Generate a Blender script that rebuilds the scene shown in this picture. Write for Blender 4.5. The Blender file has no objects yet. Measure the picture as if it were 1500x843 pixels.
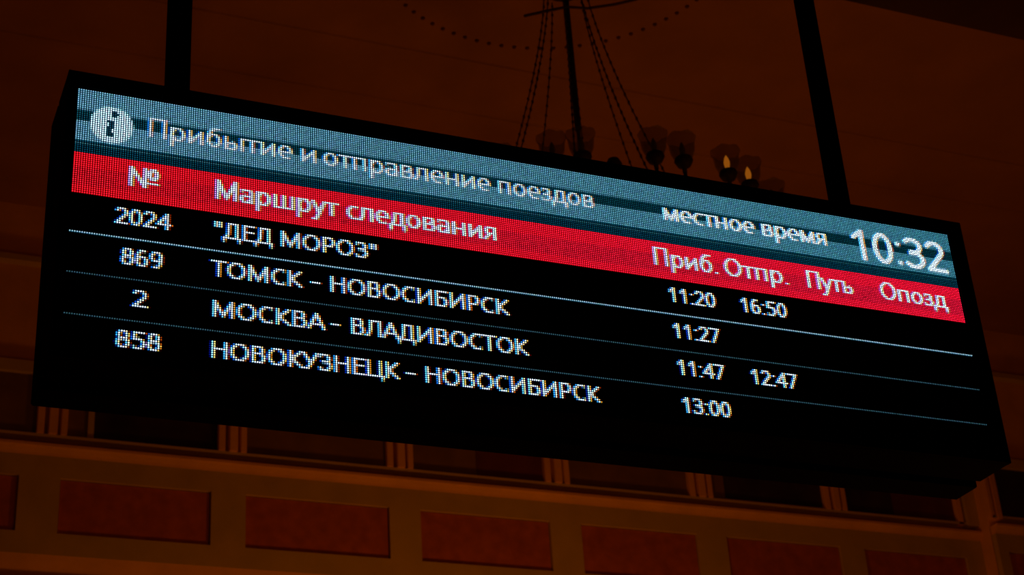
import bpy, bmesh, math, random
import numpy as np
from mathutils import Vector, Matrix

# ================================================================ camera, world, light, exposure
scene = bpy.context.scene
C = scene.collection
cam_d = bpy.data.cameras.new('camera'); cam = bpy.data.objects.new('camera', cam_d); C.objects.link(cam); scene.camera = cam
right = Vector((0.9222619813, -0.3814239582, -0.0628379024)); up = Vector((-0.1291832128, -0.4573130136, 0.8798730051)); back = Vector((-0.3643412348, -0.8033558189, -0.4710359784))
M = Matrix.Identity(4)
for i, v in enumerate((right, up, back)):
    for j in range(3): M[j][i] = v[j]
M.translation = (-0.8746, -6.2466, 1.6004)
cam.matrix_world = M
cam_d.sensor_fit = 'HORIZONTAL'; cam_d.sensor_width = 36; cam_d.lens = 2529.2/1500*36
cam_d.clip_end = 200
cam_d.dof.use_dof = True; cam_d.dof.focus_distance = 7.75; cam_d.dof.aperture_fstop = 4.5

w = bpy.data.worlds.new('night'); scene.world = w; w.use_nodes = True
w.node_tree.nodes['Background'].inputs[0].default_value = (0, 0, 0, 1); w.node_tree.nodes['Background'].inputs[1].default_value = 0

scene.view_settings.view_transform = 'Standard'; scene.view_settings.look = 'None'
scene.view_settings.exposure = 0; scene.view_settings.gamma = 1; scene.view_settings.use_curve_mapping = False

def lamp(x, y, z, watts, col=(1, .25, .004), size=.35):
    l = bpy.data.lights.new('hall_lamp', 'POINT'); l.energy = watts; l.color = col; l.shadow_soft_size = size
    o = bpy.data.objects.new('hall_lamp', l); C.objects.link(o); o.location = (x, y, z)
# amber lamps low in the hall, below the picture
lamp(7.3, 10.6, 4.6, 148)
lamp(1.5, 9.5, 3.6, 20)
lamp(13.0, 9.5, 3.6, 12)
lamp(9.0, 2.0, 3.0, 130)

# ================================================================ helpers
def mat(name, col, rough=.6, noise=0.0, nscale=3.0, bump=0.0, metal=0.0, spec=.3):
    m = bpy.data.materials.new(name); m.use_nodes = True; nt = m.node_tree; b = nt.nodes['Principled BSDF']
    b.inputs['Base Color'].default_value = (*col, 1); b.inputs['Roughness'].default_value = rough
    b.inputs['Metallic'].default_value = metal; b.inputs['Specular IOR Level'].default_value = spec
    if noise or bump:
        tc = nt.nodes.new('ShaderNodeTexCoord'); nz = nt.nodes.new('ShaderNodeTexNoise')
        nz.inputs['Scale'].default_value = nscale; nz.inputs['Detail'].default_value = 6
        nt.links.new(tc.outputs['Object'], nz.inputs['Vector'])
        if noise:
            r = nt.nodes.new('ShaderNodeValToRGB'); nt.links.new(nz.outputs['Fac'], r.inputs['Fac'])
            r.color_ramp.elements[0].position = .3; r.color_ramp.elements[1].position = .7
            r.color_ramp.elements[0].color = (*[c*(1-noise) for c in col], 1); r.color_ramp.elements[1].color = (*[min(c*(1+noise), 1) for c in col], 1)
            nt.links.new(r.outputs['Color'], b.inputs['Base Color'])
        if bump:
            bp = nt.nodes.new('ShaderNodeBump'); bp.inputs['Strength'].default_value = bump; bp.inputs['Distance'].default_value = .02
            nt.links.new(nz.outputs['Fac'], bp.inputs['Height']); nt.links.new(bp.outputs['Normal'], b.inputs['Normal'])
    return m
CREAM = mat('cream_plaster', (.80, .48, .30), .7, .12, 2.0, .15)
STONE = mat('ochre_plaster', (.56, .45, .25), .75, .08, 2.5, .15)
REDM = mat('red_marble_panel', (.50, .14, .08), .5, .18, 6.0, .05)
OLIVE = mat('olive_painted_board', (.20, .125, .05), .7, .18, 3.0, .1)
PANE = mat('dark_glazing', (.035, .02, .015), .45, .5, 2.2)
DUSK = mat('maroon_board', (.13, .035, .02), .7, .25, 2.0)
CEIL = mat('ceiling_plaster', (.36, .185, .12), .8, .10, 1.2, .1)
BEAMM = mat('dark_beam_paint', (.05, .025, .03), .8, .2, 1.5)
FLOORM = mat('polished_floor_stone', (.30, .24, .18), .35, .2, .8)
BLACK = mat('black_cabinet_paint', (.0012, .0012, .0015), .9, spec=.02)
BOSS = mat('brown_boss_paint', (.14, .06, .035), .8)
BRONZE = mat('dark_bronze', (.03, .018, .01), .6, spec=.2)
CHAINM = mat('dull_chain_metal', (.11, .055, .03), .7, spec=.2)

def add_box(bm, x0, x1, y0, y1, z0, z1, bev=0.0):
    g = bmesh.ops.create_cube(bm, size=1)['verts']
    for v in g: v.co = Vector(((x0+x1)/2+v.co.x*(x1-x0), (y0+y1)/2+v.co.y*(y1-y0), (z0+z1)/2+v.co.z*(z1-z0)))
    if bev:
        es = list({e for v in g for e in v.link_edges})
        bmesh.ops.bevel(bm, geom=es, offset=bev, segments=2, affect='EDGES')
def add_tube(bm, pts, rad, n=8, caps=True):
    rad = rad if isinstance(rad, (list, tuple)) else [rad]*len(pts)
    rings = []; pts = [Vector(p) for p in pts]
    for i, p in enumerate(pts):
        d = (pts[min(i+1, len(pts)-1)]-pts[max(i-1, 0)]).normalized()
        a = d.orthogonal().normalized() if i == 0 else (rings_a - d*rings_a.dot(d)).normalized()
        rings_a = a; b = d.cross(a)
        rings.append([bm.verts.new(p+(a*math.cos(2*math.pi*k/n)+b*math.sin(2*math.pi*k/n))*rad[i]) for k in range(n)])
    for r0, r1 in zip(rings[:-1], rings[1:]):
        for k in range(n): bm.faces.new((r0[k], r0[(k+1) % n], r1[(k+1) % n], r1[k]))
    if caps: bm.faces.new(rings[0][::-1]); bm.faces.new(rings[-1])
def add_lathe(bm, prof, c=(0, 0, 0), n=20):
    rings = [[bm.verts.new((c[0]+r*math.cos(2*math.pi*k/n), c[1]+r*math.sin(2*math.pi*k/n), c[2]+z)) for k in range(n)] for r, z in prof]
    for r0, r1 in zip(rings[:-1], rings[1:]):
        for k in range(n): bm.faces.new((r0[k], r0[(k+1) % n], r1[(k+1) % n], r1[k]))
def add_strip(bm, prof, x0, x1):
    """profile of (y, z) points, closed, drawn along x"""
    a = [bm.verts.new((x0, y, z)) for y, z in prof]; b = [bm.verts.new((x1, y, z)) for y, z in prof]
    n = len(prof)
    for i in range(n): bm.faces.new((a[i], a[(i+1) % n], b[(i+1) % n], b[i]))
    bm.faces.new(a[::-1]); bm.faces.new(b)
def obj(name, bm, m, parent=None, smooth=False, **props):
    me = bpy.data.meshes.new(name); bmesh.ops.recalc_face_normals(bm, faces=bm.faces); bm.to_mesh(me); bm.free()
    me.materials.append(m)
    if smooth:
        for p in me.polygons: p.use_smooth = True
    o = bpy.data.objects.new(name, me); C.objects.link(o)
    if parent: o.parent = parent; o.matrix_parent_inverse = Matrix.Translation(-parent.location)
    for k, v in props.items(): o[k] = v
    return o
def box(name, x0, x1, y0, y1, z0, z1, m, parent=None, bev=0.0, **props):
    bm = bmesh.new(); add_box(bm, x0, x1, y0, y1, z0, z1, bev); return obj(name, bm, m, parent, **props)
def copy_part(src, loc, parent, rot=None):
    c = src.copy(); C.objects.link(c); c.parent = parent; c.matrix_parent_inverse = Matrix.Identity(4); c.location = loc
    if rot is not None: c.rotation_euler = rot
    return c

# ================================================================ the hall
CEIL_Z = 13.6; YW = 13.754; YP = 13.388; XS = 15.65           # ceiling, back wall face, pier face, where the pier begins
fl = box('floor', -14, 28, -16, 16, -.2, 0, FLOORM, kind='structure')
ce = box('ceiling', -14, 28, -16, 16, CEIL_Z, CEIL_Z+.3, CEIL, kind='structure')
wl = box('wall_left', -14.3, -14, -16, 16, 0, CEIL_Z, STONE, kind='structure')
wr = box('wall_right', 28, 28.3, -16, 16, 0, CEIL_Z, STONE, kind='structure')
wf = box('wall_front', -14, 28, -16.3, -16, 0, CEIL_Z, STONE, kind='structure')

# back wall: slab with everything else standing proud of it
Z = dict(m0=8.58, m1=8.80, p0=9.075, p1=9.785, c0=10.06, c1=10.195, w0=10.29, w1=11.15, a1=11.30)
bm = bmesh.new(); add_box(bm, -14, XS, YW+.10, YW+.5, 0, CEIL_Z); add_box(bm, XS, 28, YP+.10, YW+.5, 0, CEIL_Z)
wb = obj('wall_back', bm, CREAM, kind='structure')
def run(name, z0, z1, proud, m, x0, x1, face, profile=None):
    bm = bmesh.new(); y = face; b = face+.11
    if profile: add_strip(bm, [(b, z0)]+[(y-p, zz) for p, zz in profile]+[(b, z1)], x0, x1)
    else: add_strip(bm, [(b, z0), (y-proud, z0), (y-proud, z1), (b, z1)], x0, x1)
    return obj(name, bm, m, wb)
for x0, x1, face in ((-14, XS, YW), (XS, 28, YP)):
    run('lower_wall_facing', 0, Z['m0']-.09, .03, STONE, x0, x1, face)
    run('string_moulding', Z['m0'], Z['m1'], 0, CREAM, x0, x1, face, [(-.085, Z['m0']), (-.07, Z['m0']+.05), (-.03, Z['m0']+.14), (0, Z['m1'])])
    run('frieze_rail', Z['m1'], Z['p0'], 0, STONE, x0, x1, face)
    run('frieze_rail', Z['p1'], Z['c0'], 0, STONE, x0, x1, face)
    run('cornice', Z['c0'], Z['c1'], 0, CREAM, x0, x1, face, [(.0, Z['c0']), (.012, Z['c0']+.03), (.05, Z['c0']+.08), (.075, Z['c0']+.10), (.075, Z['c1'])])
    run('sill_moulding', Z['w0']+.015, Z['w0']+.05, .02, STONE, x0, x1, face)
    run('architrave', Z['w1'], Z['a1'], .03, STONE, x0, x1, face)
    run('picture_moulding', 12.70, 12.78, .04, STONE, x0, x1, face)
# marble panels of the frieze, each set back behind the stiles with a narrow beaded edge
edges = [(-7.3, -5.44), (-5.0, -3.13), (-2.69, -.82), (-.33, 1.52), (2.01, 3.87), (4.31, 6.22), (6.65, 8.51), (8.97, 10.76), (11.23, 13.11), (13.52, 15.33)]
def frieze_panel(x0, x1, face):
    bm = bmesh.new(); y = face+.045
    add_box(bm, x0+.01, x1-.01, y, face+.12, Z['p0']+.01, Z['p1']-.01)
    bmesh.ops.inset_region(bm, faces=[f for f in bm.faces if f.normal.y < -.9 or abs(f.calc_center_median().y-y) < 1e-4], thickness=.05, depth=.0)
    fr = [f for f in bm.faces if all(abs(v.co.y-y) < 1e-4 and x0+.05 < v.co.x < x1-.05 for v in f.verts)]
    for f in fr:
        for v in f.verts: v.co.y += .02
    return obj('marble_panel', bm, REDM, wb)
def stile(x0, x1, face): box('frieze_stile', x0, x1, face, face+.11, Z['p0'], Z['p1'], STONE, wb)
stile(-14, edges[0][0], YW)
for i, (a, b) in enumerate(edges):
    frieze_panel(a, b, YW); stile(b, edges[i+1][0] if i+1 < len(edges) else XS, YW)
pe = [(15.83, 17.69), (18.15, 20.0), (20.5, 22.35)]
stile(XS, pe[0][0], YP)
for i, (a, b) in enumerate(pe):
    frieze_panel(a, b, YP); stile(b, pe[i+1][0] if i+1 < len(pe) else 28, YP)
# window row over the cornice: fluted pilaster strips between boarded and glazed fields
cent = [-7.22, -4.95, -2.68, -.41, 1.86, 4.12, 6.38, 8.66, 10.90, 13.14]
for c in cent:
    box('pilaster_strip', c-.18, c-.09, YW-.03, YW+.11, Z['w0']+.05, Z['w1'], CREAM, wb, .008)
    box('pilaster_strip', c-.04, c+.07, YW-.05, YW+.11, Z['w0']+.05, Z['w1'], CREAM, wb, .008)
    box('pilaster_strip', c+.11, c+.19, YW-.03, YW+.11, Z['w0']+.05, Z['w1'], CREAM, wb, .008)
box('pilaster_strip', 15.30, 15.40, YW-.02, YW+.11, Z['w0'], Z['w1'], CREAM, wb, .008)
box('pilaster_strip', 15.44, XS+.02, YW-.06, YW+.11, Z['w0'], Z['w1'], STONE, wb, .008)
box('pilaster_strip', XS-.02, 15.70, YP-.02, YP+.11, Z['w0'], Z['w1'], CREAM, wb, .008)
box('pilaster_strip', 15.73, 15.83, YP-.03, YP+.11, Z['w0'], Z['w1'], CREAM, wb, .008)
def field(x0, x1, m, name, z0=Z['w0']+.05, z1=Z['w1'], face=YW, d=.05): box(name, x0, x1, face+d, face+.11, z0, z1, m, wb, .006)
for i in range(len(cent)-1):
    a, b = cent[i]+.19, cent[i+1]-.18
    if i == 4:
        field(a, 2.30, OLIVE, 'boarded_field'); field(2.30, 2.38, STONE, 'window_frame', d=.02); field(2.38, b, PANE, 'window_pane')
    elif i == 6:
        field(a, 7.50, OLIVE, 'boarded_field'); field(7.50, b, DUSK, 'window_pane')
    elif i == 8:
        field(a, 11.33, OLIVE, 'boarded_field'); field(11.33, b, PANE, 'window_pane', z0=Z['w0']+.12, z1=10.98)
        field(11.33, b, DUSK, 'window_frame', z0=10.98)
    elif i in (5, 7): field(a, b, OLIVE, 'boarded_field')
    elif i in (3,): field(a, b, OLIVE, 'boarded_field')
    else: field(a, b, PANE, 'window_pane')
field(13.33, 14.19, PANE, 'window_pane', z0=Z['w0']+.10, z1=10.86); field(13.33, 14.19, DUSK, 'window_frame', z0=10.86)
field(14.19, 15.30, DUSK, 'boarded_field')
field(15.83, 17.7, PANE, 'window_pane', face=YP); field(17.7, 20.0, DUSK, 'boarded_field', face=YP)

# ceiling mouldings, dark cross beam and the ring of small bosses round the chandelier
CHX, CHY = 5.853, 6.709
for y, ww in ((9.16, .09), (10.21, .10), (13.27, .10)):
    bm = bmesh.new(); add_strip(bm, [(y-ww, CEIL_Z+.01), (y-ww*.6, CEIL_Z-.016), (y+ww*.6, CEIL_Z-.016), (y+ww, CEIL_Z+.01)], -14, 28)
    obj('ceiling_moulding', bm, CEIL, ce)
box('trim_1', -14, 28, 3.55, 4.55, 11.6, CEIL_Z, BEAMM, kind='structure')
bm = bmesh.new(); add_lathe(bm, [(.0001, -.028), (.014, -.025), (.023, -.014), (.027, .004)], n=10)
boss0 = obj('ceiling_boss', bm, BOSS, ce)
for k in range(81):
    a = math.radians(19.3+k*360/81); p = (CHX+2.003*math.cos(a), CHY+2.003*math.sin(a), CEIL_Z)
    if k == 0: boss0.location = p
    else: copy_part(boss0, p, ce)

# ================================================================ chandelier
ch = bpy.data.objects.new('chandelier', None); C.objects.link(ch); ch.location = (CHX, CHY, CEIL_Z)
ch['category'] = 'chandelier'; ch['label'] = 'dark metal chandelier with chains and tulip glass shades, hanging behind the departure board'
def at(x, y, z): return (CHX+x, CHY+y, z)
bm = bmesh.new(); add_lathe(bm, [(.0001, 13.35), (.10, 13.38), (.16, 13.46), (.24, 13.56), (.24, 13.60)], at(0, 0, 0)); obj('ceiling_cup', bm, BRONZE, ch, True)
bm = bmesh.new(); add_tube(bm, [at(0, 0, 13.5), at(0, 0, 11.12)], .034, 12); obj('rod', bm, BRONZE, ch, True)
bm = bmesh.new(); add_tube(bm, [at(0, 0, 11.14), at(0, 0, 9.2)], .020, 10); obj('lower_rod', bm, BRONZE, ch, True)
bm = bmesh.new(); add_lathe(bm, [(.03, 12.88), (.20, 12.89), (.23, 12.905), (.23, 12.93), (.18, 12.95), (.03, 13.02)], at(0, 0, 0)); obj('chain_hub', bm, BRONZE, ch, True)
RC, ZC = 1.06, 9.75
for k in range(8):                       # beaded chains from the hub to the lower hoop
    a = math.radians(-80+45*k+4); bm = bmesh.new()
    p0 = Vector(at(.22*math.cos(a), .22*math.sin(a), 12.86)); p1 = Vector(at(RC*math.cos(a), RC*math.sin(a), ZC+.02))
    n = 30
    for i in range(n):
        t = (i+.5)/n; r = .22+(RC-.22)*(t**1.35); z = 12.86+(ZC-12.84)*t
        g = bmesh.ops.create_icosphere(bm, subdivisions=1, radius=.015)['verts']
        for v in g: v.co = Vector((v.co.x, v.co.y, v.co.z*1.9))+Vector(at(r*math.cos(a), r*math.sin(a), z))
    pts = []
    for i in range(13):
        t = i/12; r = .22+(RC-.22)*(t**1.35); pts.append(at(r*math.cos(a), r*math.sin(a), 12.86+(ZC-12.84)*t))
    add_tube(bm, pts, .007, 5)
    obj('chain', bm, CHAINM, ch, True)
def hoop(name, R, z, sec):
    bm = bmesh.new(); n = 56
    rings = [[bm.verts.new(at((R+dr)*math.cos(2*math.pi*k/n), (R+dr)*math.sin(2*math.pi*k/n), z+dz)) for dr, dz in sec] for k in range(n)]
    m_ = len(sec)
    for k in range(n):
        A, B = rings[k], rings[(k+1) % n]
        for j in range(m_): bm.faces.new((A[j], A[(j+1) % m_], B[(j+1) % m_], B[j]))
    return obj(name, bm, BRONZE, ch, True)
hoop('inner_hoop', RC, ZC, [(-.03, -.08), (.03, -.08), (.04, 0), (.03, .06), (-.03, .06)])
hoop('outer_hoop', 1.62, 9.12, [(-.03, -.10), (.03, -.10), (.05, -.02), (.03, .07), (-.03, .07)])
bm = bmesh.new(); add_lathe(bm, [(.0001, 8.75), (.10, 8.80), (.22, 8.98), (.26, 9.12), (.20, 9.22), (.06, 9.30)], at(0, 0, 0)); obj('hub_body', bm, BRONZE, ch, True)
for k in range(8):
    a = math.radians(45*k+4-80)
    bm = bmesh.new(); add_tube(bm, [at(.2*math.cos(a), .2*math.sin(a), 9.15), at(.8*math.cos(a), .8*math.sin(a), 9.0), at(1.62*math.cos(a), 1.62*math.sin(a), 9.10)], .02, 6); obj('spoke', bm, BRONZE, ch, True)
bm = bmesh.new(); add_tube(bm, [(5.36, 6.709, 12.43), (5.61, 6.709, 12.55), (5.85, 6.68, 12.64), (6.10, 6.709, 12.70), (6.43, 6.709, 12.83), (6.68, 6.709, 12.95), (7.0, 6.709, 13.15), (7.25, 6.709, 13.6)], .016, 6); obj('supply_cable', bm, CHAINM, ch, True)

SHADE = bpy.data.materials.new('smoked_glass_shade'); SHADE.use_nodes = True; nt = SHADE.node_tree; b = nt.nodes['Principled BSDF']
b.inputs['Base Color'].default_value = (.12, .085, .045, 1); b.inputs['Roughness'].default_value = .3
tr = nt.nodes.new('ShaderNodeBsdfTransparent'); mx = nt.nodes.new('ShaderNodeMixShader'); mx.inputs[0].default_value = .34
nt.links.new(tr.outputs[0], mx.inputs[1]); nt.links.new(b.outputs[0], mx.inputs[2]); nt.links.new(mx.outputs[0], nt.nodes['Material Output'].inputs[0])
GLINT = bpy.data.materials.new('amber_glint_bulb'); GLINT.use_nodes = True; nt = GLINT.node_tree; b = nt.nodes['Principled BSDF']
b.inputs['Base Color'].default_value = (.3, .15, .05, 1); b.inputs['Emission Color'].default_value = (1, .27, .015, 1); b.inputs['Emission Strength'].default_value = .55  # emission stands in for amber glints on the shade glass
BULB = mat('unlit_bulb', (.10, .06, .03), .3)

def cup_bm():
    bm = bmesh.new(); add_lathe(bm, [(.0001, -.10), (.02, -.09), (.022, -.04), (.06, -.02), (.085, .03), (.075, .06), (.0001, .05)], n=14); return bm
def shade_bm():
    bm = bmesh.new()
    prof = [(.06, .04), (.10, .07), (.125, .13), (.13, .17), (.135, .22), (.155, .27), (.15, .27), (.128, .22), (.122, .17), (.117, .13), (.092, .075), (.06, .05)]
    n = 24; rings = [[bm.verts.new((r*math.cos(2*math.pi*k/n), r*math.sin(2*math.pi*k/n), z+(.010*math.cos(12*math.pi*k/n) if z > .25 else 0))) for k in range(n)] for r, z in [(q*.88, h) for q, h in prof]]
    for r0, r1 in zip(rings[:-1], rings[1:]):
        for k in range(n): bm.faces.new((r0[k], r0[(k+1) % n], r1[(k+1) % n], r1[k]))
    return bm
def bulb_bm():
    bm = bmesh.new(); add_lathe(bm, [(.018, .05), (.018, .09), (.026, .13), (.028, .16), (.018, .20), (.0001, .235)], n=12); return bm
def arm_bm():
    bm = bmesh.new(); pts = [(-.25, 0, -.50), (-.15, 0, -.56), (-.05, 0, -.50), (0, 0, -.34), (0, 0, -.08)]; add_tube(bm, pts, .018, 7); return bm
angs = [263, 271.5, 287, 296.5, 312, 321, 336, 345, 0, 9, 24, 33, 48, 57, 72, 81, 96, 105, 120, 129, 144, 153, 168, 177, 192, 201, 211, 220, 235, 243]
for i, adeg in enumerate(angs):
    a = math.radians(adeg); loc = (1.85*math.cos(a), 1.85*math.sin(a), 9.60-CEIL_Z)
    if i == 0:
        A0 = obj('arm', arm_bm(), BRONZE, None, True); CU = obj('cup', cup_bm(), BRONZE, None, True); SH = obj('shade', shade_bm(), SHADE, None, True); BU = obj('bulb', bulb_bm(), BULB, None, True)
        A, parts = A0, [CU, SH, BU]
    else:
        A = A0.copy(); C.objects.link(A); parts = [p.copy() for p in (CU, SH, BU)]
        for p in parts: C.objects.link(p)
    A.parent = ch; A.location = loc; A.rotation_euler = (0, 0, a)
    for p in parts: p.parent = A
    if adeg in (287, 296.5):
        gm = parts[2].data.copy(); gm.materials.clear(); gm.materials.append(GLINT); parts[2].data = gm; parts[2]['label'] = 'bulb with added glow for an amber glass glint'

for a in (252, 303):
    a = math.radians(a); bm = bmesh.new(); add_lathe(bm, [(.0001, -.10), (.05, -.06), (.075, 0), (.05, .05), (.0001, .08)], at(1.72*math.cos(a), 1.72*math.sin(a), 9.62), 12); obj('finial', bm, BRONZE, ch, True)
# ================================================================ departure board
COLS, ROWS, P = 448, 128, .01          # LED columns and rows, pitch in metres; LED (0, 0) at world (0, 0, TOPZ)
TOPZ = 5.947
board = bpy.data.objects.new('departure_board', None); C.objects.link(board); board.location = (2.24, .22, TOPZ-.635)
board['category'] = 'display board'; board['label'] = 'large black suspended LED train departure board with blue header and red band, two hanging poles'
bm = bmesh.new()                                                    # front cabinet: tray with a raised rim round the LED field
x0, x1, zt, zb = -.05, 4.56, TOPZ+.08, TOPZ-1.281
add_box(bm, x0, x1, .012, .245, zb, zt, .004)
for a, b, c, d in ((x0, -.006, zb, zt), (4.476, x1, zb, zt), (-.006, 4.476, TOPZ+.006, zt), (-.006, 4.476, zb, TOPZ-1.276)):
    add_box(bm, a, b, -.008, .02, c, d)
obj('front_cabinet', bm, BLACK, board)
box('rear_cabinet', -.05, 4.555, .265, .445, TOPZ-1.303, TOPZ+.08, BLACK, board, .006)
box('coupling_frame', .06, 4.40, .240, .270, TOPZ-1.20, TOPZ+.02, BLACK, board)
for cx, wu, wlo, zs in ((.469, .110, .097, TOPZ+.20), (4.029-.016, .112, .098, TOPZ+.20)):
    pl = box('hanging_pole', cx-wlo/2, cx+wlo/2, .235, .270, TOPZ+.06, zs+.1, BLACK, board, .003)
    sl = box('pole_sleeve', cx-wu/2, cx+wu/2, .230, .272, zs, CEIL_Z, BLACK, None, .003)
    sl.parent = pl; sl.matrix_parent_inverse = Matrix.Identity(4)

# ---- picture on the LEDs
LED = np.zeros((ROWS, COLS, 3))
# ---------------------------------------------------------------- dot-matrix lettering (strokes in em units)
def AR(cx, cy, rx, ry, a0, a1, n=14):
    return [(cx + rx*math.cos(math.radians(a0+(a1-a0)*i/n)), cy + ry*math.sin(math.radians(a0+(a1-a0)*i/n))) for i in range(n+1)]
GL = {   # char: (advance, strokes); capitals and digits: y 0 baseline .. 1 cap top; small letters: y 0 .. 1 x-height
 'А': (.633, [[(.03,0),(.316,1),(.603,0)], [(.12,.3),(.513,.3)]]),
 'Б': (.61, [[(.54,1),(.13,1),(.13,0),(.36,0)]+AR(.36,.28,.16,.28,-90,90)+[(.13,.57)]]),
 'В': (.648,[[(.13,0),(.13,1),(.34,1)]+AR(.34,.78,.15,.22,90,-90)+[(.13,.57)],[(.34,.57)]+AR(.36,.28,.18,.28,90,-90)+[(.13,0)]]),
 'Д': (.70, [[(.03,-.22),(.03,0),(.64,0),(.64,-.22)],[(.1,0),(.2,.3),(.22,1),(.54,1),(.54,0)]]),
 'Е': (.556,[[(.50,1),(.13,1),(.13,0),(.50,0)],[(.13,.57),(.46,.57)]]),
 'З': (.585,[AR(.25,.76,.21,.24,140,-80)+[(.2,.53)],[(.2,.53),(.28,.53)]+AR(.26,.27,.24,.27,80,-140)]),
 'И': (.77, [[(.13,1),(.13,0)],[(.13,.05),(.64,.95)],[(.64,1),(.64,0)]]),
 'К': (.62, [[(.13,1),(.13,0)],[(.55,1),(.18,.5),(.58,0)]]),
 'Л': (.70, [[(.02,0),(.11,.04),(.19,.4),(.21,1),(.57,1),(.57,0)]]),
 'М': (.903,[[(.13,0),(.13,1)],[(.14,1),(.45,.05),(.76,1)],[(.77,1),(.77,0)]]),
 'Н': (.738,[[(.13,1),(.13,0)],[(.61,1),(.61,0)],[(.13,.57),(.61,.57)]]),
 'О': (.779,[AR(.39,.5,.30,.5,0,360,28)]),
 'П': (.73, [[(.13,0),(.13,1),(.60,1),(.60,0)]]),
 'Р': (.602,[[(.13,0),(.13,1),(.33,1)]+AR(.33,.71,.18,.29,90,-90)+[(.13,.42)]]),
 'С': (.631,[AR(.40,.5,.30,.5,62,298,20)]),
 'Т': (.553,[[(.02,1),(.53,1)],[(.276,1),(.276,0)]]),
 'У': (.58, [[(.04,1),(.30,.32)],[(.55,1),(.26,.2),(.2,.03),(.07,0)]]),
 'Ц': (.75, [[(.13,1),(.13,0),(.70,0),(.70,-.22)],[(.60,1),(.60,0)]]),
 'а': (.556,[[(.09,.93),(.16,1),(.32,1)]+AR(.32,.78,.13,.22,90,0)+[(.45,0)],[(.45,.57),(.3,.57)]+AR(.23,.28,.15,.285,100,270)+[(.34,.05),(.45,.25)]]),
 'б': (.60, [[(.48,1.5),(.25,1.43)]+AR(.30,.62,.20,.75,120,180)+[(.1,.5)],AR(.30,.5,.20,.5,0,360,22)]),
 'в': (.57, [[(.12,0),(.12,1),(.33,1)]+AR(.33,.785,.12,.215,90,-90)+[(.12,.57)],[(.33,.57)]+AR(.35,.28,.13,.285,90,-90)+[(.12,0)]]),
 'д': (.60, [[(.03,-.4),(.03,0),(.56,0),(.56,-.4)],[(.1,0),(.17,.4),(.19,1),(.47,1),(.47,0)]]),
 'е': (.561,[[(.09,.53),(.49,.53)]+AR(.29,.53,.20,.47,0,180)+AR(.31,.5,.22,.5,180,295)]),
 'з': (.48, [AR(.21,.77,.16,.23,140,-80)+[(.16,.54)],[(.16,.54),(.22,.54)]+AR(.2,.27,.19,.27,80,-140)]),
 'и': (.64, [[(.12,1),(.12,0)],[(.13,.08),(.50,.92)],[(.51,1),(.51,0)]]),
 'л': (.59, [[(.02,0),(.1,.06),(.15,.4),(.17,1),(.47,1),(.47,0)]]),
 'м': (.74, [[(.12,0),(.12,1)],[(.13,1),(.37,.05),(.61,1)],[(.62,1),(.62,0)]]),
 'н': (.63, [[(.12,1),(.12,0)],[(.50,1),(.50,0)],[(.12,.52),(.50,.52)]]),
 'о': (.604,[AR(.30,.5,.21,.5,0,360,24)]),
 'п': (.62, [[(.12,0),(.12,1),(.49,1),(.49,0)]]),
 'р': (.613,[[(.12,-.5),(.12,1)],AR(.32,.5,.20,.5,0,360,22)]),
 'с': (.476,[AR(.31,.5,.22,.5,65,295,16)]),
 'т': (.47, [[(.03,1),(.44,1)],[(.235,1),(.235,0)]]),
 'у': (.50, [[(.04,1),(.26,.05)],[(.46,1),(.22,-.2),(.16,-.47),(.05,-.5)]]),
 'ш': (.88, [[(.12,1),(.12,0),(.76,0),(.76,1)],[(.44,1),(.44,0)]]),
 'ы': (.80, [[(.12,1),(.12,0),(.33,0)]+AR(.33,.29,.13,.29,-90,90)+[(.12,.58)],[(.67,1),(.67,0)]]),
 'ь': (.55, [[(.12,1),(.12,0),(.33,0)]+AR(.33,.29,.13,.29,-90,90)+[(.12,.58)]]),
 'я': (.55, [[(.43,0),(.43,1),(.22,1)]+AR(.22,.74,.12,.26,90,270)+[(.43,.48)],[(.24,.48),(.06,0)]]),
 '0': (.572,[AR(.286,.5,.20,.5,0,360,24)]),
 '1': (.572,[[(.12,.76),(.33,1),(.33,0)]]),
 '2': (.572,[AR(.27,.72,.20,.28,150,-20)+[(.08,0),(.50,0)]]),
 '3': (.572,[AR(.25,.76,.21,.24,140,-80)+[(.2,.53)],[(.2,.53),(.27,.53)]+AR(.25,.27,.24,.27,80,-140)]),
 '4': (.572,[[(.42,0),(.42,1),(.04,.27),(.54,.27)]]),
 '5': (.572,[[(.47,1),(.14,1),(.11,.57),(.26,.6)]+AR(.26,.3,.22,.3,80,-130)]),
 '6': (.572,[AR(.31,.5,.21,.5,70,180)+AR(.29,.29,.19,.29,180,-180,20)]),
 '7': (.572,[[(.06,1),(.50,1),(.2,0)]]),
 '8': (.572,[AR(.285,.77,.17,.23,0,360,20),AR(.285,.27,.20,.27,0,360,20)]),
 '9': (.572,[AR(.28,.71,.20,.29,0,360,20),AR(.26,.5,.22,.5,0,-110)]),
 ':': (.266,[[(.133,.04),(.134,.04)],[(.133,.72),(.134,.72)]]),
 '.': (.266,[[(.133,.0),(.134,.0)]]),
 '-': (.322,[[(.05,.42),(.27,.42)]]),
 '"': (.401,[[(.11,1),(.11,.72)],[(.29,1),(.29,.72)]]),
 '№': (1.12,[[(.12,0),(.12,1)],[(.12,1),(.59,0)],[(.6,0),(.6,1)],AR(.88,.72,.13,.26,0,360,18),[(.75,.25),(1.0,.25)]]),
 ' ': (.26, []),
}
SMALL = set('абвдезилмнопрстушыья')
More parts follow.
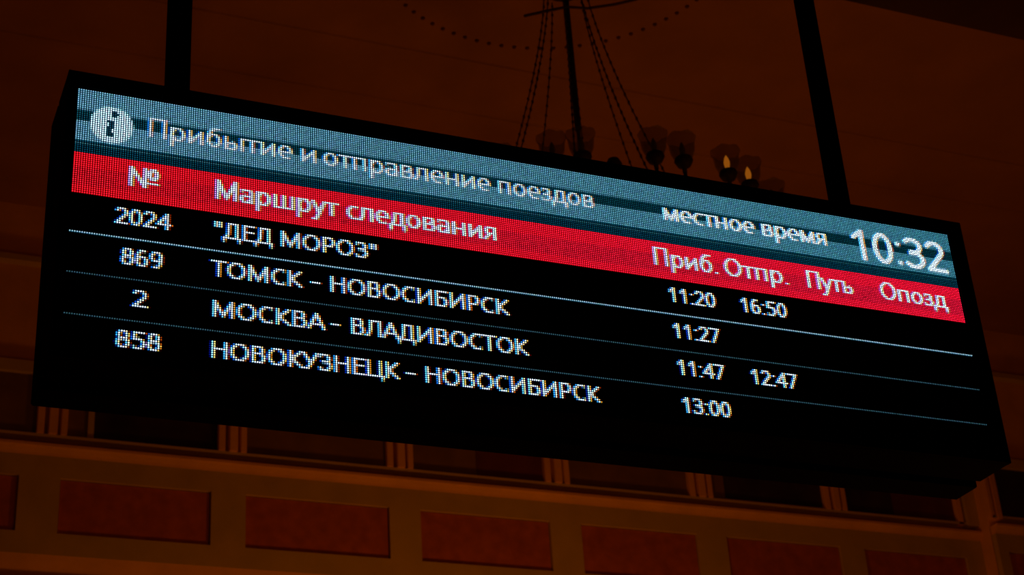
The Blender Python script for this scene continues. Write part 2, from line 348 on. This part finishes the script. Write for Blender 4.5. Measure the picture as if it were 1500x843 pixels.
def string_strokes(text, x0, x1, base, cap, xh):
    """polylines in matrix columns/rows for text whose ink runs from column x0 to x1 on baseline row base"""
    out = []; pen = 0.0
    for ch in text:
        adv, st = GL[ch]
        k = (xh-1) if ch in SMALL else (cap-1)
        for s in st:
            pts = []
            flat = [round(p[1], 3) for p in s]
            for i, (px, py) in enumerate(s):
                y = py*k
                level = (i > 0 and flat[i-1] == flat[i]) or (i+1 < len(s) and flat[i+1] == flat[i])
                if level: y = float(round(y))
                pts.append((pen+px, y))
            out.append(pts)
        pen += adv
    xs = [p[0] for s in out for p in s]
    lo, hi = min(xs), max(xs)
    f = (x1-x0)/(hi-lo)
    return [[(x0+(px-lo)*f, base-py) for px, py in s] for s in out]
def draw_text(text, x0, x1, base, cap, xh, wx, wy=1.0, col=(1, 1, 1), gain=1.0):
    """adds the lettering to the LED image: every LED has its red, green and blue chip a third of a pitch apart"""
    S = string_strokes(text, x0, x1, base, cap, xh)
    c0, c1 = int(x0)-3, int(x1)+4; r0, r1 = int(base-cap)-3, int(base)+6
    c0 = max(c0, 0); c1 = min(c1, COLS-1); r1 = min(r1, ROWS-1); r0 = max(r0, 0)
    sx, sy = 9, 4
    gx = (np.arange((c1-c0+1)*sx)+.5)/sx + c0 - .5
    gy = (np.arange((r1-r0+1)*sy)+.5)/sy + r0 - .5
    X, Y = np.meshgrid(gx, gy); D = np.full(X.shape, 9.0)
    ax, ay = 2/wx, 2/wy
    for s in S:
        for (xa, ya), (xb, yb) in zip(s[:-1], s[1:]):
            dx, dy = (xb-xa)*ax, (yb-ya)*ay; L = dx*dx+dy*dy+1e-9
            t = np.clip(((X-xa)*ax*dx+(Y-ya)*ay*dy)/L, 0, 1)
            ex = (X-xa)*ax-t*dx; ey = (Y-ya)*ay-t*dy
            if abs(dy) < 1e-4: d = np.maximum(np.abs(ex), np.abs(ey))
            else: d = np.sqrt(ex*ex+ey*ey)
            D = np.minimum(D, d)
    ink = (D < 1.0).astype(float)
    ink = ink.reshape(r1-r0+1, sy, -1).mean(1)                      # rows averaged
    sub = ink.reshape(r1-r0+1, (c1-c0+1)*3, 3).mean(2)              # thirds of a LED
    p = np.pad(sub, ((0, 0), (2, 2))); sm = (p[:, :-4]+2*p[:, 1:-3]+3*p[:, 2:-2]+2*p[:, 3:-1]+p[:, 4:])/9
    a = np.stack([sm[:, 0::3], sm[:, 1::3], sm[:, 2::3]], 2)
    a = np.clip(a*1.25, 0, 1)**2.0
    tile = LED[r0:r1+1, c0:c1+1]
    LED[r0:r1+1, c0:c1+1] = tile*(1-a) + a*np.array(col)*gain
# header, red band, rules
HB, HD, HD2 = (.23, .70, .95), (.006, .11, .16), (.005, .10, .17)
LED[0:10] = HB; LED[10] = (.12, .42, .6); LED[11:16] = HD; LED[16:26] = HB; LED[26] = HD2; LED[27] = (.03, .2, .27); LED[28:32] = HD2
for r in range(32, 52):
    m = 1.0 if r < 39 or r > 47 else .62
    LED[r] = (2.9*m, .028, .08); LED[r, :, 2] *= np.linspace(.9, 1.7, COLS)
LED[70] = (.62, .95, 1.15); LED[89] = (.05, .14, .19); LED[108] = (.05, .14, .19); LED[127] = (.0015, .006, .009)
LED[:28] *= np.linspace(1.12, .86, COLS)[None, :, None]; LED[:28, :, 0] *= np.linspace(1.6, .75, COLS)[None, :]      # viewing-angle glare painted in: header brighter and whiter at its near end
W = (3.9, 5.4, 6.0)
# round information sign with its leaning i
cc, cr, rad = 14.6, 15.6, 9.1
for r in range(5, 26):
    for c in range(4, 26):
        d = math.hypot((c-cc), (r-cr))
        a = min(max(rad+.5-d, 0), 1)
        if a > 0: LED[r, c] = LED[r, c]*(1-a) + a*np.array((2.2, 4.2, 4.4))
for r, cs in ((9, (15, 16)), (10, (15, 16, 17)), (11, (15, 16)), (14, (13, 14, 15)), (15, (14, 15)), (16, (14, 15)), (17, (13, 14, 15)), (18, (13, 14)), (19, (13, 14)), (20, (13, 14, 15)), (21, (13, 14, 15))):
    for c in cs: LED[r, c] = (.02, .12, .2)
T = draw_text
for s_, a_, b_ in (('Прибытие', 31.0, 93.4), ('и', 98.8, 104.2), ('отправление', 109.0, 188.2), ('поездов', 193.6, 241.2)): T(s_, a_, b_, 18, 10, 7, 1.55, 1.0, W, .75)
T('местное', 279.8, 328.8, 18, 10, 7, 1.9, 1.0, W); T('время', 334.6, 370, 18, 10, 7, 1.9, 1.0, W)
T('10:32', 387.6, 441.8, 22.5, 17, 12, 2.9, 2.4, W)
T('№', 24, 35, 44, 10, 7, 1.6, 1.0, W)
T('Маршрут', 61.1, 114.6, 44, 10, 7, 1.6, 1.0, W); T('следования', 119.7, 189.6, 44, 10, 7, 1.6, 1.0, W)
T('Приб.', 272, 304.8, 44, 10, 7, 1.6, 1.0, W); T('Отпр.', 310, 344, 44, 10, 7, 1.6, 1.0, W)
T('Путь', 356.5, 381.2, 44, 10, 7, 1.6, 1.0, W); T('Опозд', 399.2, 437.8, 44, 10, 7, 1.6, 1.0, W)
BW = 1.25
def row(base, items):
    for s, a, b in items: T(s, a, b, base, 8, 6, BW, 1.0, W)
row(63, [('2024', 18.6, 41), ('"ДЕД МОРОЗ"', 60.5, 131.8), ('11:20', 277.3, 301), ('16:50', 316, 340.2)])
row(82, [('869', 21.8, 37.8), ('ТОМСК', 59.2, 97.9), ('-', 102.6, 105.8), ('НОВОСИБИРСК', 111.6, 193.6), ('11:27', 277.3, 300.8)])
row(101, [('2', 27.2, 32.4), ('МОСКВА', 60.6, 107.8), ('-', 111.4, 114.2), ('ВЛАДИВОСТОК', 120.6, 201.7), ('11:47', 277.3, 300.8), ('12:47', 316.2, 340)])
row(120, [('858', 21.4, 38.3), ('НОВОКУЗНЕЦК', 60.4, 140.4), ('-', 144.4, 147.8), ('НОВОСИБИРСК', 153.6, 235.2), ('13:00', 277.6, 301.4)])
# ---- one small raised square-based lens per LED
rng = np.random.default_rng(4)
LED *= (1+.10*rng.standard_normal((ROWS, COLS, 1)))*(1+.05*rng.standard_normal((ROWS, COLS, 3)))
LED = np.clip(LED, 0, 10)
LM = bpy.data.materials.new('led_lens'); LM.use_nodes = True; nt = LM.node_tree; b = nt.nodes['Principled BSDF']
at_ = nt.nodes.new('ShaderNodeAttribute'); at_.attribute_name = 'led_light'
b.inputs['Base Color'].default_value = (.004, .004, .004, 1); b.inputs['Roughness'].default_value = .7; b.inputs['Specular IOR Level'].default_value = .05
nt.links.new(at_.outputs['Color'], b.inputs['Emission Color']); b.inputs['Emission Strength'].default_value = 1
LM.cycles.emission_sampling = 'NONE'
n = COLS*ROWS; K = 6
RINGS = ((.485, .0118), (.275, .0102), (.245, .0085))      # outer edge and dome foot carry painted blur glow, then bright top
cc_, rr_ = np.meshgrid(np.arange(COLS), np.arange(ROWS)); cx = (cc_.ravel()*P); cz = TOPZ-rr_.ravel()*P
ang = np.arange(K)*2*np.pi/K
V = np.zeros((n, 3*K, 3), np.float32)
for q, (r_, y_) in enumerate(RINGS):
    V[:, q*K:(q+1)*K, 0] = cx[:, None]+P*r_*np.cos(ang); V[:, q*K:(q+1)*K, 2] = cz[:, None]+P*r_*np.sin(ang); V[:, q*K:(q+1)*K, 1] = y_
base = (np.arange(n)*3*K)[:, None]
quads = np.array([[q*K+k, q*K+(k+1) % K, (q+1)*K+(k+1) % K, (q+1)*K+k] for q in (0, 1) for k in range(K)])
top = 2*K+np.arange(K)
one = np.concatenate([quads.ravel(), top]); loops = (base+one[None, :]).ravel().astype(np.int32)
sizes = np.tile(np.array([4]*(2*K)+[K]), n); starts = np.concatenate([[0], np.cumsum(sizes)[:-1]]).astype(np.int32)
me = bpy.data.meshes.new('led_matrix'); me.vertices.add(n*3*K); me.vertices.foreach_set('co', V.ravel())
me.loops.add(len(loops)); me.loops.foreach_set('vertex_index', loops)
me.polygons.add(len(starts)); me.polygons.foreach_set('loop_start', starts)
me.update(calc_edges=True); me.validate()
ca = me.color_attributes.new('led_light', 'FLOAT_COLOR', 'POINT')
core = LED.reshape(n, 3); rim = np.minimum(.15*core**1.6, np.array([.45, .10, .20]))  # dim rim emission imitates the blurred glow between LEDs
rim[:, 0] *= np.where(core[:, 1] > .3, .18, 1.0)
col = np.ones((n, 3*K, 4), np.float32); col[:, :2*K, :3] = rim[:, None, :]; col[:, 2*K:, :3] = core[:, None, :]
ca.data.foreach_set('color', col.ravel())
me.materials.append(LM)
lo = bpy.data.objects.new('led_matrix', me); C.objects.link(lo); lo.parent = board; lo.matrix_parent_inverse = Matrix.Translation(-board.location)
lo['kind'] = 'stuff'; lo['label'] = 'lit LED matrix showing train times'
